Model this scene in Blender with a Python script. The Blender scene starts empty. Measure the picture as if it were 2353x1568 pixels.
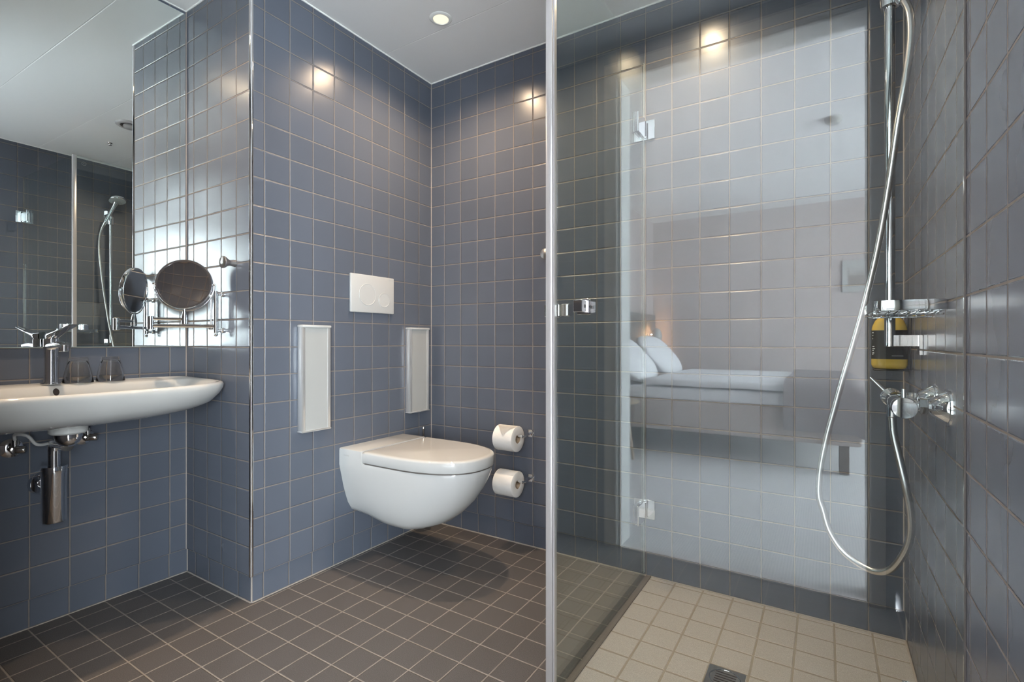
import bpy, bmesh, math, random
from mathutils import Vector, Matrix, noise
random.seed(7)
PI = math.pi
sc = bpy.context.scene
COL = sc.collection

# ------------------------------------------------------------------ camera, world, light, exposure
cam_d = bpy.data.cameras.new('camera')
cam_d.sensor_width = 36.0
cam_d.lens = 36.0 * 1143.447 / 2353.0
cam_d.clip_start = 0.01
cam = bpy.data.objects.new('camera', cam_d)
COL.objects.link(cam)
cam.location = (1.69064, -1.917598, 0.91548)
cam.rotation_euler = (PI / 2, 0.0, 0.561818)
sc.camera = cam

sc.view_settings.view_transform = 'Standard'
sc.view_settings.look = 'None'
sc.view_settings.gamma = 1.0
sc.view_settings.use_curve_mapping = False
sc.view_settings.exposure = 1.10
sc.cycles.transparent_max_bounces = 32

SKY_STRENGTH = 31.0
SPOT_POWER = 40.0
world = bpy.data.worlds.new('daylight')
sc.world = world
world.use_nodes = True
bg = world.node_tree.nodes['Background']
bg.inputs['Color'].default_value = (0.90, 0.95, 1.0, 1)
bg.inputs['Strength'].default_value = SKY_STRENGTH

def light(name, kind, loc, rot=(0, 0, 0), **kw):
    d = bpy.data.lights.new(name, kind)
    for k, v in kw.items():
        setattr(d, k, v)
    o = bpy.data.objects.new(name, d)
    o.location = loc
    o.rotation_euler = rot
    COL.objects.link(o)
    return o

# the bedroom window lets the daylight in (portal = sampling aid for the sky through that opening)
WIN = (4.30, -5.9, -2.15, 0.25, 2.30)        # X, Y0, Y1, Z0, Z1
pt = light('window_portal', 'AREA', (WIN[0] + 0.10, (WIN[1] + WIN[2]) / 2, (WIN[3] + WIN[4]) / 2), (0, PI / 2, 0),
           shape='RECTANGLE', size=WIN[4] - WIN[3], size_y=WIN[2] - WIN[1])
pt.data.cycles.is_portal = True
DOWNLIGHTS = [(0.375, -0.368), (1.285, -0.33), (-0.03, -1.39)]
H = 2.22
WARM = (1.0, 0.74, 0.49)
for i, (x, y) in enumerate(DOWNLIGHTS):
    light('downlight_beam', 'SPOT', (x, y, H - 0.004), (0, 0, 0), energy=SPOT_POWER, color=WARM,
          spot_size=math.radians(148), spot_blend=1.0, shadow_soft_size=0.022)

# ------------------------------------------------------------------ helpers
WLOC = {}
def wloc(o):
    return WLOC.get(o.name, Vector((0, 0, 0)))

def tag(o, label=None, cat=None, group=None, kind=None):
    if label: o['label'] = label
    if cat: o['category'] = cat
    if group: o['group'] = group
    if kind: o['kind'] = kind
    return o

def thing(name, label, cat, loc, group=None):
    o = bpy.data.objects.new(name, None)
    o.empty_display_size = 0.05
    COL.objects.link(o)
    o.location = loc
    WLOC[o.name] = Vector(loc)
    return tag(o, label, cat, group)

def obj(name, bm, mat, parent=None, smooth=40, label=None):
    """bm is in world coordinates; it is stored relative to its parent"""
    me = bpy.data.meshes.new(name)
    if parent is not None:
        off = wloc(parent)
    else:
        vs = [v.co for v in bm.verts]
        lo = Vector([min(v[i] for v in vs) for i in range(3)]); hi = Vector([max(v[i] for v in vs) for i in range(3)])
        off = Vector(((lo.x + hi.x) / 2, (lo.y + hi.y) / 2, lo.z))
    bmesh.ops.translate(bm, verts=bm.verts, vec=-off)
    bmesh.ops.recalc_face_normals(bm, faces=bm.faces)
    bm.to_mesh(me); bm.free()
    for m in (mat if isinstance(mat, (list, tuple)) else [mat]):
        me.materials.append(m)
    if smooth:
        me.polygons.foreach_set('use_smooth', [True] * len(me.polygons))
        try:
            me.set_sharp_from_angle(angle=math.radians(smooth))
        except Exception:
            pass
    o = bpy.data.objects.new(name, me)
    COL.objects.link(o)
    if parent is not None:
        o.parent = parent
    else:
        o.location = off
    WLOC[o.name] = off.copy()
    if label: o['label'] = label
    return o

def struct(name, bm, mat, smooth=0, parent=None):
    """setting; keeps world coordinates so that its tile grid is in metres"""
    me = bpy.data.meshes.new(name)
    bmesh.ops.recalc_face_normals(bm, faces=bm.faces)
    bm.to_mesh(me); bm.free()
    for m in (mat if isinstance(mat, (list, tuple)) else [mat]):
        me.materials.append(m)
    if smooth:
        me.polygons.foreach_set('use_smooth', [True] * len(me.polygons))
        me.set_sharp_from_angle(angle=math.radians(smooth))
    o = bpy.data.objects.new(name, me)
    COL.objects.link(o)
    if parent is None:
        o['kind'] = 'structure'
    else:
        o.parent = parent
    return o

def B():
    return bmesh.new()

def box(bm, x0, x1, y0, y1, z0, z1, bev=0.0, seg=2, mat=None):
    x0, x1 = min(x0, x1), max(x0, x1); y0, y1 = min(y0, y1), max(y0, y1); z0, z1 = min(z0, z1), max(z0, z1)
    r = bmesh.ops.create_cube(bm, size=1.0)
    vs = r['verts']
    for v in vs:
        v.co = Vector((x0 + (v.co.x + .5) * (x1 - x0), y0 + (v.co.y + .5) * (y1 - y0), z0 + (v.co.z + .5) * (z1 - z0)))
    if bev > 0:
        es = list({e for v in vs for e in v.link_edges})
        bmesh.ops.bevel(bm, geom=es, offset=min(bev, .49 * min(x1 - x0, y1 - y0, z1 - z0)), segments=seg, profile=0.5, affect='EDGES')
    return bm

def frame_z(d):
    d = Vector(d).normalized()
    return d.to_track_quat('Z', 'Y').to_matrix()

def lathe(bm, prof, org=(0, 0, 0), axis=(0, 0, 1), n=32, sx=1.0, sy=1.0, cap0=True, cap1=True):
    M = frame_z(axis); org = Vector(org)
    rings = []
    for r, z in prof:
        if r < 1e-6:
            rings.append([bm.verts.new(org + M @ Vector((0, 0, z)))])
        else:
            rings.append([bm.verts.new(org + M @ Vector((r * sx * math.cos(2 * PI * k / n), r * sy * math.sin(2 * PI * k / n), z))) for k in range(n)])
    for a, b in zip(rings[:-1], rings[1:]):
        for k in range(n):
            if len(a) == 1 and len(b) > 1:
                bm.faces.new((a[0], b[k], b[(k + 1) % n]))
            elif len(b) == 1 and len(a) > 1:
                bm.faces.new((a[k], a[(k + 1) % n], b[0]))
            elif len(a) > 1 and len(b) > 1:
                bm.faces.new((a[k], a[(k + 1) % n], b[(k + 1) % n], b[k]))
    if cap0 and len(rings[0]) > 1: bm.faces.new(rings[0][::-1])
    if cap1 and len(rings[-1]) > 1: bm.faces.new(rings[-1])
    return bm

def cyl(bm, p0, p1, r, n=24, bev=0.0, r1=None):
    p0 = Vector(p0); p1 = Vector(p1); L = (p1 - p0).length
    r1 = r if r1 is None else r1
    if bev:
        prof = [(r - bev, 0), (r, bev), (r1, L - bev), (r1 - bev, L)]
    else:
        prof = [(r, 0), (r1, L)]
    return lathe(bm, prof, p0, p1 - p0, n)

def catmull(P, sub=8, closed=False):
    P = [Vector(p) for p in P]
    out = []
    n = len(P)
    rng = range(n if closed else n - 1)
    for i in rng:
        p0 = P[(i - 1) % n] if (closed or i > 0) else P[0] * 2 - P[1]
        p1 = P[i]; p2 = P[(i + 1) % n]
        p3 = P[(i + 2) % n] if (closed or i + 2 < n) else P[-1] * 2 - P[-2]
        for k in range(sub):
            t = k / sub
            out.append(.5 * ((2 * p1) + (-p0 + p2) * t + (2 * p0 - 5 * p1 + 4 * p2 - p3) * t * t + (-p0 + 3 * p1 - 3 * p2 + p3) * t ** 3))
    if not closed: out.append(P[-1])
    return out

def tube(bm, pts, r, n=12, closed=False, sq=None):
    """sweep; r may be a list; sq=(w,h) sweeps a rounded flat section"""
    pts = [Vector(p) for p in pts]
    m = len(pts)
    rings = []
    up = None
    for i in range(m):
        a = pts[(i - 1) % m] if (closed or i > 0) else pts[i]
        b = pts[(i + 1) % m] if (closed or i < m - 1) else pts[i]
        t = (b - a).normalized()
        if up is None:
            ref = Vector((0, 0, 1)) if abs(t.z) < .9 else Vector((1, 0, 0))
            up = (ref - t * ref.dot(t)).normalized()
        else:
            up = (up - t * up.dot(t)).normalized()
        side = t.cross(up)
        rr = r[i] if isinstance(r, (list, tuple)) else r
        ring = []
        for k in range(n):
            an = 2 * PI * k / n
            c, s = math.cos(an), math.sin(an)
            if sq:
                c = math.copysign(abs(c) ** .35, c) * sq[0] / 2; s = math.copysign(abs(s) ** .35, s) * sq[1] / 2
                ring.append(bm.verts.new(pts[i] + side * c + up * s))
            else:
                ring.append(bm.verts.new(pts[i] + side * (rr * c) + up * (rr * s)))
        rings.append(ring)
    rng = range(m if closed else m - 1)
    for i in rng:
        a, b = rings[i], rings[(i + 1) % m]
        for k in range(n):
            bm.faces.new((a[k], a[(k + 1) % n], b[(k + 1) % n], b[k]))
    if not closed:
        bm.faces.new(rings[0][::-1]); bm.faces.new(rings[-1])
    return bm

def prism(bm, pts, z0, z1, M=None):
    """pts 2-D outline extruded z0..z1, optional 4x4 M"""
    M = M or Matrix.Identity(4)
    a = [bm.verts.new(M @ Vector((p[0], p[1], z0))) for p in pts]
    b = [bm.verts.new(M @ Vector((p[0], p[1], z1))) for p in pts]
    n = len(pts)
    bm.faces.new(a[::-1]); bm.faces.new(b)
    for k in range(n):
        bm.faces.new((a[k], a[(k + 1) % n], b[(k + 1) % n], b[k]))
    return bm

def loft(bm, rings, cap0=True, cap1=True):
    R = [[bm.verts.new(Vector(p)) for p in ring] for ring in rings]
    n = len(R[0])
    for a, b in zip(R[:-1], R[1:]):
        for k in range(n):
            bm.faces.new((a[k], a[(k + 1) % n], b[(k + 1) % n], b[k]))
    if cap0: bm.faces.new(R[0][::-1])
    if cap1: bm.faces.new(R[-1])
    return bm

def bevel_all(bm, off, seg=3, ang=30):
    es = [e for e in bm.edges if len(e.link_faces) == 2 and e.calc_face_angle(0) > math.radians(ang)]
    bmesh.ops.bevel(bm, geom=es, offset=off, segments=seg, profile=.5, affect='EDGES')
    return bm

# ------------------------------------------------------------------ materials
class NT:
    def __init__(s, name):
        s.m = bpy.data.materials.new(name); s.m.use_nodes = True
        s.t = s.m.node_tree; s.t.nodes.clear()
        s.out = s.t.nodes.new('ShaderNodeOutputMaterial')
    def n(s, typ, **kw):
        nd = s.t.nodes.new(typ)
        for k, v in kw.items(): setattr(nd, k, v)
        return nd
    def l(s, a, b): s.t.links.new(a, b)
    def math(s, op, a, b=None, c=None, clamp=False):
        nd = s.n('ShaderNodeMath', operation=op); nd.use_clamp = clamp
        for i, v in enumerate((a, b, c)):
            if v is None: continue
            if isinstance(v, (int, float)): nd.inputs[i].default_value = v
            else: s.l(v, nd.inputs[i])
        return nd.outputs[0]
    def mix(s, f, a, b):
        nd = s.n('ShaderNodeMix', data_type='RGBA')
        for sock, v in ((nd.inputs[0], f), (nd.inputs[6], a), (nd.inputs[7], b)):
            if isinstance(v, (int, float)): sock.default_value = v
            elif isinstance(v, tuple): sock.default_value = tuple(v[:3]) + (1,)
            else: s.l(v, sock)
        return nd.outputs[2]
    def pbsdf(s, **kw):
        p = s.n('ShaderNodeBsdfPrincipled')
        for k, v in kw.items():
            k = k.replace('_', ' ')
            if isinstance(v, tuple): v = tuple(v[:3]) + (1,)
            if hasattr(v, 'is_linked') or hasattr(v, 'node'): s.l(v, p.inputs[k])
            else: p.inputs[k].default_value = v
        s.l(p.outputs[0], s.out.inputs[0])
        return p

def simple(name, col, rough=.4, metal=0.0, bump=0.0, bscale=200, var=0.0, vscale=8, spec=.5, coat=0.0):
    t = NT(name)
    tc = t.n('ShaderNodeTexCoord')
    p = t.pbsdf(Base_Color=col, Roughness=rough, Metallic=metal)
    p.inputs['Specular IOR Level'].default_value = spec
    if coat: p.inputs['Coat Weight'].default_value = coat
    nz = t.n('ShaderNodeTexNoise'); nz.inputs['Scale'].default_value = vscale; nz.inputs['Detail'].default_value = 4
    t.l(tc.outputs['Object'], nz.inputs['Vector'])
    lo = tuple(c * (1 - var) for c in col); hi = tuple(min(1, c * (1 + var)) for c in col)
    t.l(t.mix(nz.outputs['Fac'], lo, hi), p.inputs['Base Color'])
    if bump:
        n2 = t.n('ShaderNodeTexNoise'); n2.inputs['Scale'].default_value = bscale; n2.inputs['Detail'].default_value = 3
        t.l(tc.outputs['Object'], n2.inputs['Vector'])
        b = t.n('ShaderNodeBump'); b.inputs['Strength'].default_value = bump; b.inputs['Distance'].default_value = .002
        t.l(n2.outputs['Fac'], b.inputs['Height']); t.l(b.outputs[0], p.inputs['Normal'])
    return t.m

def grid_mat(name, ox, oy, oz, px, py, pz, tile, grout, gw=.0032, rough=.25, grough=.75, spec=.36, speckle=0.0,
             tilt=.006, var=.05, floor=False, wob=.0):
    """square ceramic tiles with recessed grout; grid in metres in object space, the axes follow the face normal"""
    t = NT(name)
    tc = t.n('ShaderNodeTexCoord'); geo = t.n('ShaderNodeNewGeometry')
    sp = t.n('ShaderNodeSeparateXYZ'); t.l(tc.outputs['Object'], sp.inputs[0])
    sn = t.n('ShaderNodeSeparateXYZ'); t.l(geo.outputs['True Normal'], sn.inputs[0])
    X = t.math('DIVIDE', t.math('SUBTRACT', sp.outputs[0], ox), px)
    Y = t.math('DIVIDE', t.math('SUBTRACT', sp.outputs[1], oy), py)
    Z = t.math('DIVIDE', t.math('SUBTRACT', sp.outputs[2], oz), pz)
    if floor:
        U, V, pu = X, Y, px
    else:
        sel = t.math('GREATER_THAN', t.math('ABSOLUTE', sn.outputs[0]), .6)
        inv = t.math('SUBTRACT', 1.0, sel)
        U = t.math('ADD', t.math('MULTIPLY', Y, sel), t.math('MULTIPLY', X, inv)); V = Z; pu = px
    def edge(c, p):
        f = t.math('FRACT', c)
        d = t.math('MINIMUM', f, t.math('SUBTRACT', 1.0, f))
        return t.math('MULTIPLY', d, p)
    d = t.math('MINIMUM', edge(U, pu), edge(V, pz if not floor else py))
    nz = t.n('ShaderNodeTexNoise'); nz.inputs['Scale'].default_value = 55; t.l(tc.outputs['Object'], nz.inputs['Vector'])
    d = t.math('ADD', d, t.math('MULTIPLY', t.math('SUBTRACT', nz.outputs['Fac'], .5), .0012))
    mr = t.n('ShaderNodeMapRange', interpolation_type='SMOOTHSTEP')
    mr.inputs['From Min'].default_value = gw * .42; mr.inputs['From Max'].default_value = gw * .62
    t.l(d, mr.inputs['Value']); mask = mr.outputs[0]
    mh = t.n('ShaderNodeMapRange', interpolation_type='SMOOTHSTEP')
    mh.inputs['From Min'].default_value = gw * .35; mh.inputs['From Max'].default_value = gw * .5 + .0022
    t.l(d, mh.inputs['Value'])
    # per tile random
    cb = t.n('ShaderNodeCombineXYZ'); t.l(t.math('FLOOR', U), cb.inputs[0]); t.l(t.math('FLOOR', V), cb.inputs[1])
    if not floor: t.l(sel, cb.inputs[2])
    wn = t.n('ShaderNodeTexWhiteNoise', noise_dimensions='3D'); t.l(cb.outputs[0], wn.inputs['Vector'])
    lo = tuple(c * (1 - var) for c in tile); hi = tuple(c * (1 + var) for c in tile)
    tcol = t.mix(wn.outputs['Value'], lo, hi)
    n2 = t.n('ShaderNodeTexNoise'); n2.inputs['Scale'].default_value = 9; n2.inputs['Detail'].default_value = 3
    t.l(tc.outputs['Object'], n2.inputs['Vector'])
    tcol = t.mix(t.math('MULTIPLY', n2.outputs['Fac'], .18), tcol, tuple(c * 1.25 for c in tile))
    if speckle:
        n3 = t.n('ShaderNodeTexNoise'); n3.inputs['Scale'].default_value = 620; n3.inputs['Detail'].default_value = 2
        t.l(tc.outputs['Object'], n3.inputs['Vector'])
        sm = t.n('ShaderNodeMapRange'); sm.inputs['From Min'].default_value = .38; sm.inputs['From Max'].default_value = .68
        t.l(n3.outputs['Fac'], sm.inputs['Value'])
        tcol = t.mix(sm.outputs[0], tuple(c * (1 - speckle) for c in tile), t.mix(.5, tcol, tuple(c * (1 + speckle) for c in tile)))
    n4 = t.n('ShaderNodeTexNoise'); n4.inputs['Scale'].default_value = 14; n4.inputs['Detail'].default_value = 4
    t.l(tc.outputs['Object'], n4.inputs['Vector'])
    gcol = t.mix(n4.outputs['Fac'], tuple(c * .78 for c in grout), tuple(c * 1.2 for c in grout))
    p = t.pbsdf()
    t.l(t.mix(mask, gcol, tcol), p.inputs['Base Color'])
    r = t.math('ADD', t.math('MULTIPLY', t.math('SUBTRACT', rough, grough), mask), grough)
    t.l(t.math('ADD', r, t.math('MULTIPLY', t.math('SUBTRACT', n2.outputs['Fac'], .5), .08)), p.inputs['Roughness'])
    p.inputs['Specular IOR Level'].default_value = spec
    # each tile leans by a fraction of a degree
    vm = t.n('ShaderNodeVectorMath', operation='SUBTRACT'); t.l(wn.outputs['Color'], vm.inputs[0]); vm.inputs[1].default_value = (.5, .5, .5)
    vs = t.n('ShaderNodeVectorMath', operation='SCALE'); t.l(vm.outputs[0], vs.inputs[0]); vs.inputs['Scale'].default_value = tilt
    va = t.n('ShaderNodeVectorMath', operation='ADD'); t.l(geo.outputs['Normal'], va.inputs[0]); t.l(vs.outputs[0], va.inputs[1])
    vn = t.n('ShaderNodeVectorMath', operation='NORMALIZE'); t.l(va.outputs[0], vn.inputs[0])
    b = t.n('ShaderNodeBump'); b.inputs['Strength'].default_value = .9; b.inputs['Distance'].default_value = .0014
    t.l(mh.outputs[0], b.inputs['Height']); t.l(vn.outputs[0], b.inputs['Normal'])
    if wob:
        b2 = t.n('ShaderNodeBump'); b2.inputs['Strength'].default_value = wob; b2.inputs['Distance'].default_value = .002
        n5 = t.n('ShaderNodeTexNoise'); n5.inputs['Scale'].default_value = 300 if floor else 11
        t.l(tc.outputs['Object'], n5.inputs['Vector']); t.l(n5.outputs['Fac'], b2.inputs['Height']); t.l(b.outputs[0], b2.inputs['Normal'])
        t.l(b2.outputs[0], p.inputs['Normal'])
    else:
        t.l(b.outputs[0], p.inputs['Normal'])
    return t.m

def glass_pane(name, tint=(.945, .975, .965), pw=5.0):
    """sheet glass: Fresnel reflection over a faintly green transmission"""
    t = NT(name)
    geo = t.n('ShaderNodeNewGeometry')
    dp = t.n('ShaderNodeVectorMath', operation='DOT_PRODUCT'); t.l(geo.outputs['Incoming'], dp.inputs[0]); t.l(geo.outputs['Normal'], dp.inputs[1])
    c = t.math('ABSOLUTE', dp.outputs['Value'])
    F = t.math('ADD', .042, t.math('MULTIPLY', .958, t.math('POWER', t.math('SUBTRACT', 1.0, c), pw)))
    tr = t.n('ShaderNodeBsdfTransparent'); tr.inputs[0].default_value = tint + (1,)
    gl = t.n('ShaderNodeBsdfGlossy'); gl.inputs['Roughness'].default_value = 0.0; gl.inputs[0].default_value = (1, 1, 1, 1)
    mx = t.n('ShaderNodeMixShader'); t.l(F, mx.inputs[0]); t.l(tr.outputs[0], mx.inputs[1]); t.l(gl.outputs[0], mx.inputs[2])
    t.l(mx.outputs[0], t.out.inputs[0])
    return t.m

def emitter(name, col, st):
    t = NT(name); e = t.n('ShaderNodeEmission'); e.inputs[0].default_value = tuple(col) + (1,); e.inputs[1].default_value = st
    t.l(e.outputs[0], t.out.inputs[0]); return t.m

def true_glass(name, col=(1, 1, 1), rough=0.0, ior=1.45):
    t = NT(name); g = t.n('ShaderNodeBsdfGlass'); g.inputs[0].default_value = col + (1,); g.inputs['Roughness'].default_value = rough
    g.inputs['IOR'].default_value = ior; t.l(g.outputs[0], t.out.inputs[0]); return t.m

TILE = (.094, .105, .132)
GROUT = (.185, .160, .145)
M = {}
M['tile_back'] = grid_mat('tile_back', .0872, 0, -.007, .1011, .1, .1, TILE, GROUT)
M['tile_pier'] = grid_mat('tile_pier', .0087, -.0910, -.007, .1002, .0995, .1, TILE, GROUT)
M['tile_left'] = grid_mat('tile_left', 0, .0040, -.007, .1, .1, .1, TILE, GROUT)
M['tile_right'] = grid_mat('tile_right', 0, -.0100, -.007, .1, .1005, .1, TILE, GROUT)
M['tile_front'] = grid_mat('tile_front', .0, 0, -.007, .1, .1, .1, TILE, GROUT)
M['floor'] = grid_mat('floor_tile', .0100, 0, 0, .1, .1, .1, (.120, .110, .106), (.27, .24, .215), gw=.0036, rough=.5, speckle=.42, floor=True, tilt=.003, wob=.12, spec=.4)
M['shower_floor'] = grid_mat('shower_floor_tile', .0065, -.0190, 0, .1005, .1005, .1, (.405, .378, .362), (.27, .235, .20), gw=.0052, rough=.5, speckle=.22, floor=True, tilt=.003, wob=.12, spec=.4)
M['chrome'] = simple('chrome', (.80, .81, .83), rough=.05, metal=1.0)
M['chrome_in_shade'] = simple('shaded_chrome', (.62, .60, .58), rough=.12, metal=1.0)  # darker copy of chrome, with shade put into its colour
M['steel'] = simple('brushed_steel', (.62, .60, .58), rough=.28, metal=1.0, bump=.1, bscale=300)
M['alu'] = simple('satin_aluminium', (.74, .73, .72), rough=.28, metal=.75)
M['strip'] = simple('pale_aluminium', (.62, .61, .61), rough=.25, metal=.45)
M['ceramic'] = simple('glazed_ceramic', (.52, .52, .51), rough=.06, var=.01, spec=.5)
M['plastic'] = simple('white_plastic', (.47, .465, .455), rough=.25, var=.01)
M['panelw'] = simple('pale_grey_panel', (.345, .345, .335), rough=.38, var=.02)
M['paper'] = simple('tissue_paper', (.74, .72, .69), rough=.95, bump=.35, bscale=90, var=.02)
M['card'] = simple('card_core', (.45, .34, .24), rough=.9)
M['white'] = simple('white_silicone', (.80, .81, .79), rough=.45)
M['grout'] = simple('corner_grout', (.30, .265, .24), rough=.7, var=.15, vscale=20)
M['mirror'] = None
M['black'] = simple('black_plastic', (.015, .016, .018), rough=.35)
M['dark'] = simple('dark_hole', (.02, .012, .012), rough=.6)
M['seal_and_gap'] = simple('dark_seal_and_gap_shade', (.12, .105, .095), rough=.6)  # dark seals; also colours in the shade below the toilet lid
M['glass'] = glass_pane('pane_glass')
M['clear'] = glass_pane('clear_seal', (.90, .93, .93))
M['seal'] = simple('milky_seal', (.50, .51, .50), rough=.4)
M['tumbler'] = true_glass('tumbler_glass', ior=1.33)
M['hose'] = simple('metal_hose', (.72, .71, .70), rough=.22, metal=1.0)
M['whitehose'] = simple('white_hose', (.55, .54, .53), rough=.5)

def mirror_mat():
    t = NT('mirror_silver')
    g = t.n('ShaderNodeBsdfGlossy'); g.inputs[0].default_value = (.84, .89, .88, 1); g.inputs['Roughness'].default_value = 0.0
    t.l(g.outputs[0], t.out.inputs[0]); return t.m
M['mirror'] = mirror_mat()
M['mirror_edge'] = simple('mirror_edge', (.42, .50, .49), rough=.15)

def ceil_mat():
    """painted metal ceiling panels, joints every 0.4 m along Y"""
    t = NT('ceiling_panels')
    tc = t.n('ShaderNodeTexCoord'); sp = t.n('ShaderNodeSeparateXYZ'); t.l(tc.outputs['Object'], sp.inputs[0])
    v = t.math('DIVIDE', t.math('ADD', sp.outputs[1], .310), .4)
    f = t.math('FRACT', v); d = t.math('MULTIPLY', t.math('MINIMUM', f, t.math('SUBTRACT', 1.0, f)), .4)
    mr = t.n('ShaderNodeMapRange', interpolation_type='SMOOTHSTEP'); mr.inputs['From Min'].default_value = .0016; mr.inputs['From Max'].default_value = .0026
    t.l(d, mr.inputs['Value'])
    p = t.pbsdf(Roughness=.32)
    t.l(t.mix(mr.outputs[0], (.97, .97, .96), (.87, .87, .865)), p.inputs['Base Color'])
    b = t.n('ShaderNodeBump'); b.inputs['Strength'].default_value = .8; b.inputs['Distance'].default_value = .002
    t.l(mr.outputs[0], b.inputs['Height']); t.l(b.outputs[0], p.inputs['Normal'])
    return t.m
M['ceiling'] = ceil_mat()

# ------------------------------------------------------------------ bathroom shell
XW, YP, XM = 1.894, -0.937, -0.450      # right wall, return-wall face, washbasin wall
YF = -1.78                               # door wall
ZB, RC = .093, .007                      # top of recessed bottom tile row, recess
def slab(bm, x0, x1, y0, y1, z0=0.0, z1=H + .06): return box(bm, x0, x1, y0, y1, z0, z1)

bm = B(); slab(bm, 0.0, XW + .12, 0, .12, ZB); slab(bm, RC * 0, XW + .12, RC, .12, 0, ZB); struct('wall_back', bm, M['tile_back'])
bm = B(); slab(bm, XM - .15, 0, YP, .12, ZB); slab(bm, XM - .15, -RC, YP + RC, .12, 0, ZB); struct('wall_toilet', bm, M['tile_pier'])
bm = B(); slab(bm, XM - .15, XM, -1.90, YP, ZB); slab(bm, XM - .15, XM - RC, -1.90, YP + RC, 0, ZB); struct('wall_left', bm, M['tile_left'])
bm = B(); slab(bm, XW, XW + .12, -1.90, 0, ZB); slab(bm, XW + RC, XW + .12, -1.90, RC, 0, ZB); struct('wall_right', bm, M['tile_right'])
DX0, DX1, DZ = .905, 1.826, 2.095
bm = B(); slab(bm, XM - .15, DX0, -1.90, YF); slab(bm, DX1, XW, -1.90, YF); slab(bm, DX0, DX1, -1.90, YF, DZ, H + .06)
struct('wall_front', bm, M['tile_front'])
bm = B(); box(bm, XM - .15, XW + .12, -1.90, .12, H, H + .05); struct('ceiling', bm, M['ceiling'])
XG = 1.094                               # side glass plane
YG = -0.785                              # front glass plane
bm = B(); box(bm, XM - .15, XG + .012, YF, .12, -.05, 0); box(bm, XG + .012, XW + .12, YF, YG + .012, -.05, 0)
struct('floor', bm, M['floor'])
bm = B(); box(bm, XG + .012, XW + .12, YG + .012, .12, -.05, -.0004); struct('floor_shower', bm, M['shower_floor'])

# trims: chrome edge on the outer corner, pale beads along the ceiling, grout in the corners
bm = B()
lathe(bm, [(.0075, ZB), (.0075, H)], (-.0035, YP + .0035, 0), (0, 0, 1), 24)
struct('trim_1', bm, M['chrome'], smooth=40)
tn = [1]
def trim(x0, x1, y0, y1, z0, z1, mat):
    tn[0] += 1
    b_ = B(); box(b_, x0, x1, y0, y1, z0, z1, .0015, 1); struct('trim_%d' % tn[0], b_, mat)
W = .0045
trim(-W, XW, -W, W, H - W, H + .01, M['white']); trim(-W, W, YP, 0, H - W, H + .01, M['white'])
trim(XM, 0, YP - W, YP + W, H - W, H + .01, M['white']); trim(XW - W, XW + W, YF, 0, H - W, H + .01, M['white'])
trim(XM - W, XM + W, YF, YP, H - W, H + .01, M['white']); trim(XM, XW, YF - W, YF + W, H - W, H + .01, M['white'])
G = .0028
for x, y in ((0, 0), (XW, 0), (XM, YP)):
    trim(x - G, x + G, y - G, y + G, ZB, H, M['grout'])
    sx = 1 if x > 1 else -1
    trim(x - G + sx * RC, x + G + sx * RC, y - G + RC, y + G + RC, 0, ZB, M['grout'])
trim(0 - RC - G, -RC + G, YP + RC - G, YP + RC + G, 0, ZB, M['grout'])
# grout bead along the floor edge
trim(-RC, XW + RC, RC - .006, RC, -.002, .003, M['grout']); trim(-RC, -RC + .006, YP + RC, RC, -.002, .003, M['grout'])
trim(XM - RC, -RC, YP + RC - .006, YP + RC, -.002, .003, M['grout']); trim(XM - RC, XM - RC + .006, YF, YP + RC, -.002, .003, M['grout'])
trim(XW + RC - .006, XW + RC, YF, RC, -.002, .003, M['grout'])

# door frame to the bedroom
M['frame'] = simple('painted_frame', (.74, .75, .74), rough=.35)
bm = B()
for yc0, yc1 in ((YF, YF + .014), (-1.914, -1.90)):
    box(bm, DX0 - .055, DX0 + .004, yc0, yc1, 0, DZ + .055, .003, 1)
    box(bm, DX1 - .004, DX1 + .040, yc0, yc1, 0, DZ + .055, .003, 1)
    box(bm, DX0 - .055, DX1 + .040, yc0, yc1, DZ - .004, DZ + .055, .003, 1)
box(bm, DX0, DX0 + .018, -1.90, YF, .005, DZ); box(bm, DX1 - .012, DX1, -1.90, YF, .005, DZ); box(bm, DX0, DX1, -1.90, YF, DZ - .018, DZ)
struct('trim_%d' % (tn[0] + 1), bm, M['frame']); tn[0] += 1

bm = B(); box(bm, DX0, DX1, YF - .03, YF, -.01, .004, .001, 1); struct('trim_%d' % (tn[0] + 1), bm, M['alu']); tn[0] += 1

# ------------------------------------------------------------------ wall mirror
mt = thing('wall_mirror', 'large frameless wall mirror above the washbasin, running up to the ceiling', 'mirror', (XM, -1.36, .8935))
P0 = Vector((XM + .004, YP - .006)); dy = .832; MT = .015
P1 = P0 + Vector((math.sin(MT), -math.cos(MT))) * dy
def mirror_slab(bm, a, b, z0, z1):
    q = [(XM + .0005, a.y), (a.x, a.y), (b.x, b.y), (XM + .0005, b.y)]
    prism(bm, q, z0, z1); return bm
bm = mirror_slab(B(), P0, P1, .8945, 2.205)
obj('backing', bm, M['mirror_edge'], mt, smooth=0)
bm = B(); e = Vector((.0008 * math.cos(MT), .0008 * math.sin(MT)))
vs = [bm.verts.new((p.x + ex.x, p.y + ex.y, z)) for p, z, ex in ((P0, .896, e), (P1, .896, e), (P1, 2.2035, e), (P0, 2.2035, e))]
bm.faces.new(vs)
r = bmesh.ops.extrude_face_region(bm, geom=bm.faces[:]); bmesh.ops.translate(bm, verts=[v for v in r['geom'] if isinstance(v, bmesh.types.BMVert)], vec=(-.0006, 0, 0))
obj('mirror_glass', bm, M['mirror'], mt, smooth=0)

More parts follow.
